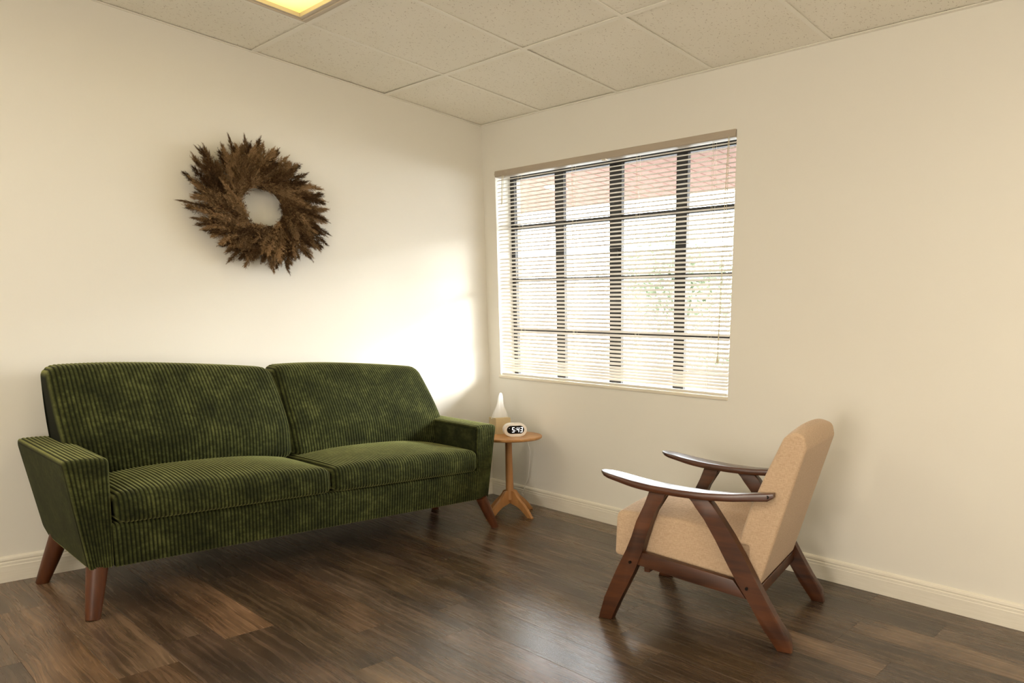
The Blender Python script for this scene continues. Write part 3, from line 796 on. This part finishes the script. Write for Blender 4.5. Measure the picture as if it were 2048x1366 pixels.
# ------------------------------------------------------------------ SIDE TABLE
TX, TY = .545, -.262; TH = .480
tb_ = tag(empty('side_table', (TX, TY, 0)), 'small round honey-wood pedestal side table in the corner beside the sofa arm', 'side table')
lathe('tabletop', [(.02, TH-.017), (.182, TH-.017), (.188, TH-.013), (.190, TH-.008), (.190, TH-.003), (.187, TH), (.02, TH)], M['table_wood'], tb_, 64)
box('batten', -.10, .10, -.022, .022, TH-.030, TH-.0171, M['table_leg'], tb_, .003)
bpy_b = bpy.data.objects[tb_.children[-1].name] if tb_.children else None
lathe('column', [(.0225, .095), (.0225, .145), (.0215, .20), (.0195, .35), (.0185, TH-.03)], M['table_leg'], tb_, 24)
LP = [(.006, .150), (.034, .150), (.048, .143), (.055, .128), (.066, .112), (.090, .094), (.115, .076), (.140, .048), (.160, .018), (.176, .006), (.176, 0), (.146, 0), (.128, .015), (.106, .033), (.084, .048), (.060, .060), (.036, .069), (.006, .072)]
for a in (8, 98, 188, 278):
    bm = bmesh.new()
    ca, sa = math.cos(R(a)), math.sin(R(a))
    bm_prism(bm, LP, lambda u, v, s: Vector((u*ca-(.009 if s else -.009)*sa, u*sa+(.009 if s else -.009)*ca, v)), .0025, 2)
    smooth_angle(from_bm('leg', bm, M['table_leg'], tb_), 40)

# tissue box
tx0, ty0 = .479, -.295
tbx = tag(empty('tissue_box', (tx0, ty0, TH+.0006), R(80)), 'tan cube tissue box behind the clock on the round side table', 'tissue box')
S_ = .090; TBH = .094
bm = bmesh.new()
# shell with a slot in the top: local x along the near right face, local y to the back
o_ = [(0, 0), (S_, 0), (S_, S_), (0, S_)]
bm_box(bm, 0, S_, 0, .002, 0, TBH); bm_box(bm, 0, S_, S_-.002, S_, 0, TBH); bm_box(bm, 0, .002, .002, S_-.002, 0, TBH); bm_box(bm, S_-.002, S_, .002, S_-.002, 0, TBH)
bm_box(bm, .002, S_-.002, .002, S_-.002, 0, .002)
bm_box(bm, .002, S_-.002, .002, .032, TBH-.002, TBH); bm_box(bm, .002, S_-.002, .058, S_-.002, TBH-.002, TBH)
bm_box(bm, .002, .022, .032, .058, TBH-.002, TBH); bm_box(bm, S_-.022, S_-.002, .032, .058, TBH-.002, TBH)
from_bm('box', bm, M['card'], tbx)
# pulled-up tissue: folded sheet, a closed pleated cone leaning to a point
V = []; F = []; nr, nk = 18, 26
for i in range(nr+1):
    t = i/nr
    hx = .042*(1-t)**1.25+.0055+.004*math.sin(t*9)*t; hy = .0115*(1-t)+.0035
    lean = .020*t**1.4; z = TBH-.006+.148*t
    for k in range(nk):
        a = 2*PI*k/nk; w = 1+.24*math.sin(3*a+1.2+t*2)+.10*math.sin(7*a+t*5)
        V.append((S_/2-.006+hx*w*math.cos(a)+lean*.7, S_/2+hy*w*math.sin(a)-lean*.2, z+.004*math.sin(2*a)*t))
for i in range(nr):
    for k in range(nk): F.append((i*nk+k, i*nk+(k+1) % nk, (i+1)*nk+(k+1) % nk, (i+1)*nk+k))
F.append(tuple(nr*nk+k for k in range(nk)))
link('tissue', mesh_np('tissue', np.array(V), F), M['tissue'], tbx)

# clock
ck = tag(empty('digital_clock', (.621, -.266, TH+.0006), R(65)), 'white pill-shaped digital clock reading 5:43 on the round side table', 'clock')
CL, CHh, CD = .128, .076, .052      # local x along the face, local y to the back
def stadium(hw, hh, n=14):
    pts = []
    for k in range(n+1): a = -PI/2+PI*k/n; pts.append((hw-hh+hh*math.cos(a), hh*math.sin(a)))
    for k in range(n+1): a = PI/2+PI*k/n; pts.append((-hw+hh+hh*math.cos(a), hh*math.sin(a)))
    return pts
bm = bmesh.new(); zc = CHh/2
bm_prism(bm, stadium(CL/2, CHh/2), lambda u, v, s: Vector((u, 0 if s == 0 else CD, v+zc)), .004, 3)
smooth_angle(from_bm('case', bm, M['white_plastic'], ck), 30)
bm = bmesh.new()
bm_prism(bm, stadium(CL/2-.016, CHh/2-.0145), lambda u, v, s: Vector((u, -.0006 if s == 0 else .001, v+zc+.002)), 0)
from_bm('display', bm, M['display'], ck)
SEG = {'5': 'afgcd', '4': 'fgbc', '3': 'abgcd'}
def digit(chx, x):
    bm = bmesh.new(); w, h, t = .0130, .0290, .0027; sh = .10
    def bar(x0, x1, z0, z1):
        p = [(x0, z0), (x1, z0), (x1, z1), (x0, z1)]
        bm_prism(bm, [(x+a+sh*c_, c_) for a, c_ in p], lambda u, v, s: Vector((u, -.0014 if s == 0 else -.0007, v+zc+.002)), 0)
    g = .0007
    d = {'a': (-w/2+g, w/2-g, h/2-t, h/2), 'd': (-w/2+g, w/2-g, -h/2, -h/2+t), 'g': (-w/2+g, w/2-g, -t/2, t/2),
         'f': (-w/2, -w/2+t, g, h/2-g), 'b': (w/2-t, w/2, g, h/2-g), 'e': (-w/2, -w/2+t, -h/2+g, -g), 'c': (w/2-t, w/2, -h/2+g, -g)}
    for s in SEG[chx]: bar(*d[s])
    return from_bm('digit', bm, M['digit'], ck)
digit('5', -.0130); digit('4', .0130); digit('3', .0325)
bm = bmesh.new()
for zz in (-.006, .006): bm_box(bm, -.0011+.1*zz, .0011+.1*zz, -.0014, -.0007, zc+.002+zz-.0012, zc+.002+zz+.0012)
from_bm('colon', bm, M['digit'], ck)
bm = bmesh.new(); bm_box(bm, -.036, -.034, -.0014, -.0007, zc+.0095, zc+.0115); from_bm('alarm_dot', bm, M['digit'], ck)
# cable from the clock down behind the table
cb = tube('power_cable', [(.50, -.10, TH-.03), (.47, -.055, .35), (.42, -.032, .18), (.372, -.024, .110), (.352, -.022, .075), (.335, -.022, .060), (.352, -.022, .048), (.338, -.022, .038), (.318, -.024, .030), (.30, -.05, .006), (.20, -.06, .004)], .0018, M['cable'], None, 6)
tag(cb, 'thin white power cable looping at the baseboard behind the side table', 'cable')

# ================================================================== WREATH
WC = (.0, -1.236, 1.607)
wr_ = tag(empty('wreath', WC), 'round wreath of brown dried pampas plumes hanging on the left wall above the sofa', 'wreath')
# local frame: x out of the wall, y,z in the wall plane
ring = [(.028, .112*math.cos(a), .112*math.sin(a)) for a in np.linspace(0, 2*PI, 49)]
V, F = tube_np(ring, .012, 10, False); link('hoop', mesh_np('hoop', np.array(V), F), M['twig'], wr_)
def plume_mesh(seed, length, wid):
    r = np.random.default_rng(seed); V = []; F = []
    bend = r.uniform(-.30, .30); lift = r.uniform(-.05, .15)
    def axis(t): return np.array([lift*length*t*t, bend*length*t*t, length*t])
    for i in range(6):
        t0, t1 = i/6, (i+1)/6; a, b_ = axis(t0), axis(t1); s = .0012
        o = len(V); V += [a+[0, s, 0], a-[0, s, 0], b_-[0, s, 0], b_+[0, s, 0]]; F.append((o, o+1, o+2, o+3))
    nb = 110
    for i in range(nb):
        t = .02+.96*i/nb; base = axis(t)
        env = wid*(math.sin(PI*min(1, .25+.78*t))**.7)
        an = r.uniform(0, 2*PI); sp = env*r.uniform(.35, 1.1)
        d = np.array([math.cos(an)*sp, math.sin(an)*sp, length*r.uniform(.12, .24)])
        na = 13; droop = r.uniform(.0, .016)
        for k in range(na):
            u = (k+1)/na; p = base+d*u-np.array([0, 0, droop*u*u])
            dd = np.array([r.normal(0, .0055), r.normal(0, .0055), r.uniform(.006, .016)])
            w = np.cross(dd, r.normal(0, 1, 3)); w = w/(np.linalg.norm(w)+1e-9)*r.uniform(.0006, .0012)
            o = len(V); V += [p-w, p+w, p+dd]; F.append((o, o+1, o+2))
        w = np.array([-math.sin(an), math.cos(an), 0])*.0004
        o = len(V); V += [base-w, base+w, base+d]; F.append((o, o+1, o+2))
    me = bpy.data.meshes.new('plume'); me.from_pydata([tuple(map(float, v)) for v in V], [], F); me.update(); me.materials.append(M['plume'])
    return me
variants = [plume_mesh(s, L_, w_) for s, L_, w_ in ((1, .15, .034), (2, .165, .038), (3, .14, .040), (4, .16, .030), (5, .13, .042), (6, .17, .032), (7, .15, .044))]
rp = random.Random(21)
NP = 285
for i in range(NP):
    layer = (0, 2, 1, 3, 0, 3, 2)[i % 7]
    a = 2*PI*(i*.618034)+rp.uniform(-.06, .06)
    rad = (.088, .106, .135, .165)[layer]+rp.uniform(-.012, .014)
    sw = R(rp.gauss((62, 46, 34, 26)[layer], 11))
    out = (.10, .14, .10, .0)[layer]
    # in the wall plane: outwards, swirling clockwise as seen from the room (y to the right, z up)
    dirv = Vector((rp.uniform(.03, .26)+out, math.cos(a-sw), math.sin(a-sw))).normalized()
    side_ = dirv.cross(Vector((1, 0, 0))).normalized(); nx = side_.cross(dirv)
    mt = Matrix((nx, side_, dirv)).transposed().to_4x4()
    o = link('plume', rp.choice(variants), None, wr_)
    s = rp.uniform(.72, 1.0)*(.80, .92, .92, .86)[layer]
    o.matrix_local = Matrix.Translation((rp.uniform((.045, .042, .038, .034)[layer], (.075, .07, .06, .05)[layer]), rad*math.cos(a), rad*math.sin(a))) @ mt @ Matrix.Rotation(rp.uniform(0, 6.28), 4, 'Z') @ Matrix.Diagonal((s, s, s, 1))
for a, ln in ((188, .155), (292, .15), (140, .15), (112, .15), (100, .15)):
    aa = R(a); dirv = Vector((.08, math.cos(aa), math.sin(aa))).normalized(); side_ = dirv.cross(Vector((1, 0, 0))).normalized(); nx = side_.cross(dirv)
    o = link('plume', variants[3], None, wr_)
    o.matrix_local = Matrix.Translation((.03, .165*math.cos(aa), .165*math.sin(aa))) @ Matrix((nx, side_, dirv)).transposed().to_4x4() @ Matrix.Diagonal((.45, .45, ln/.18, 1))
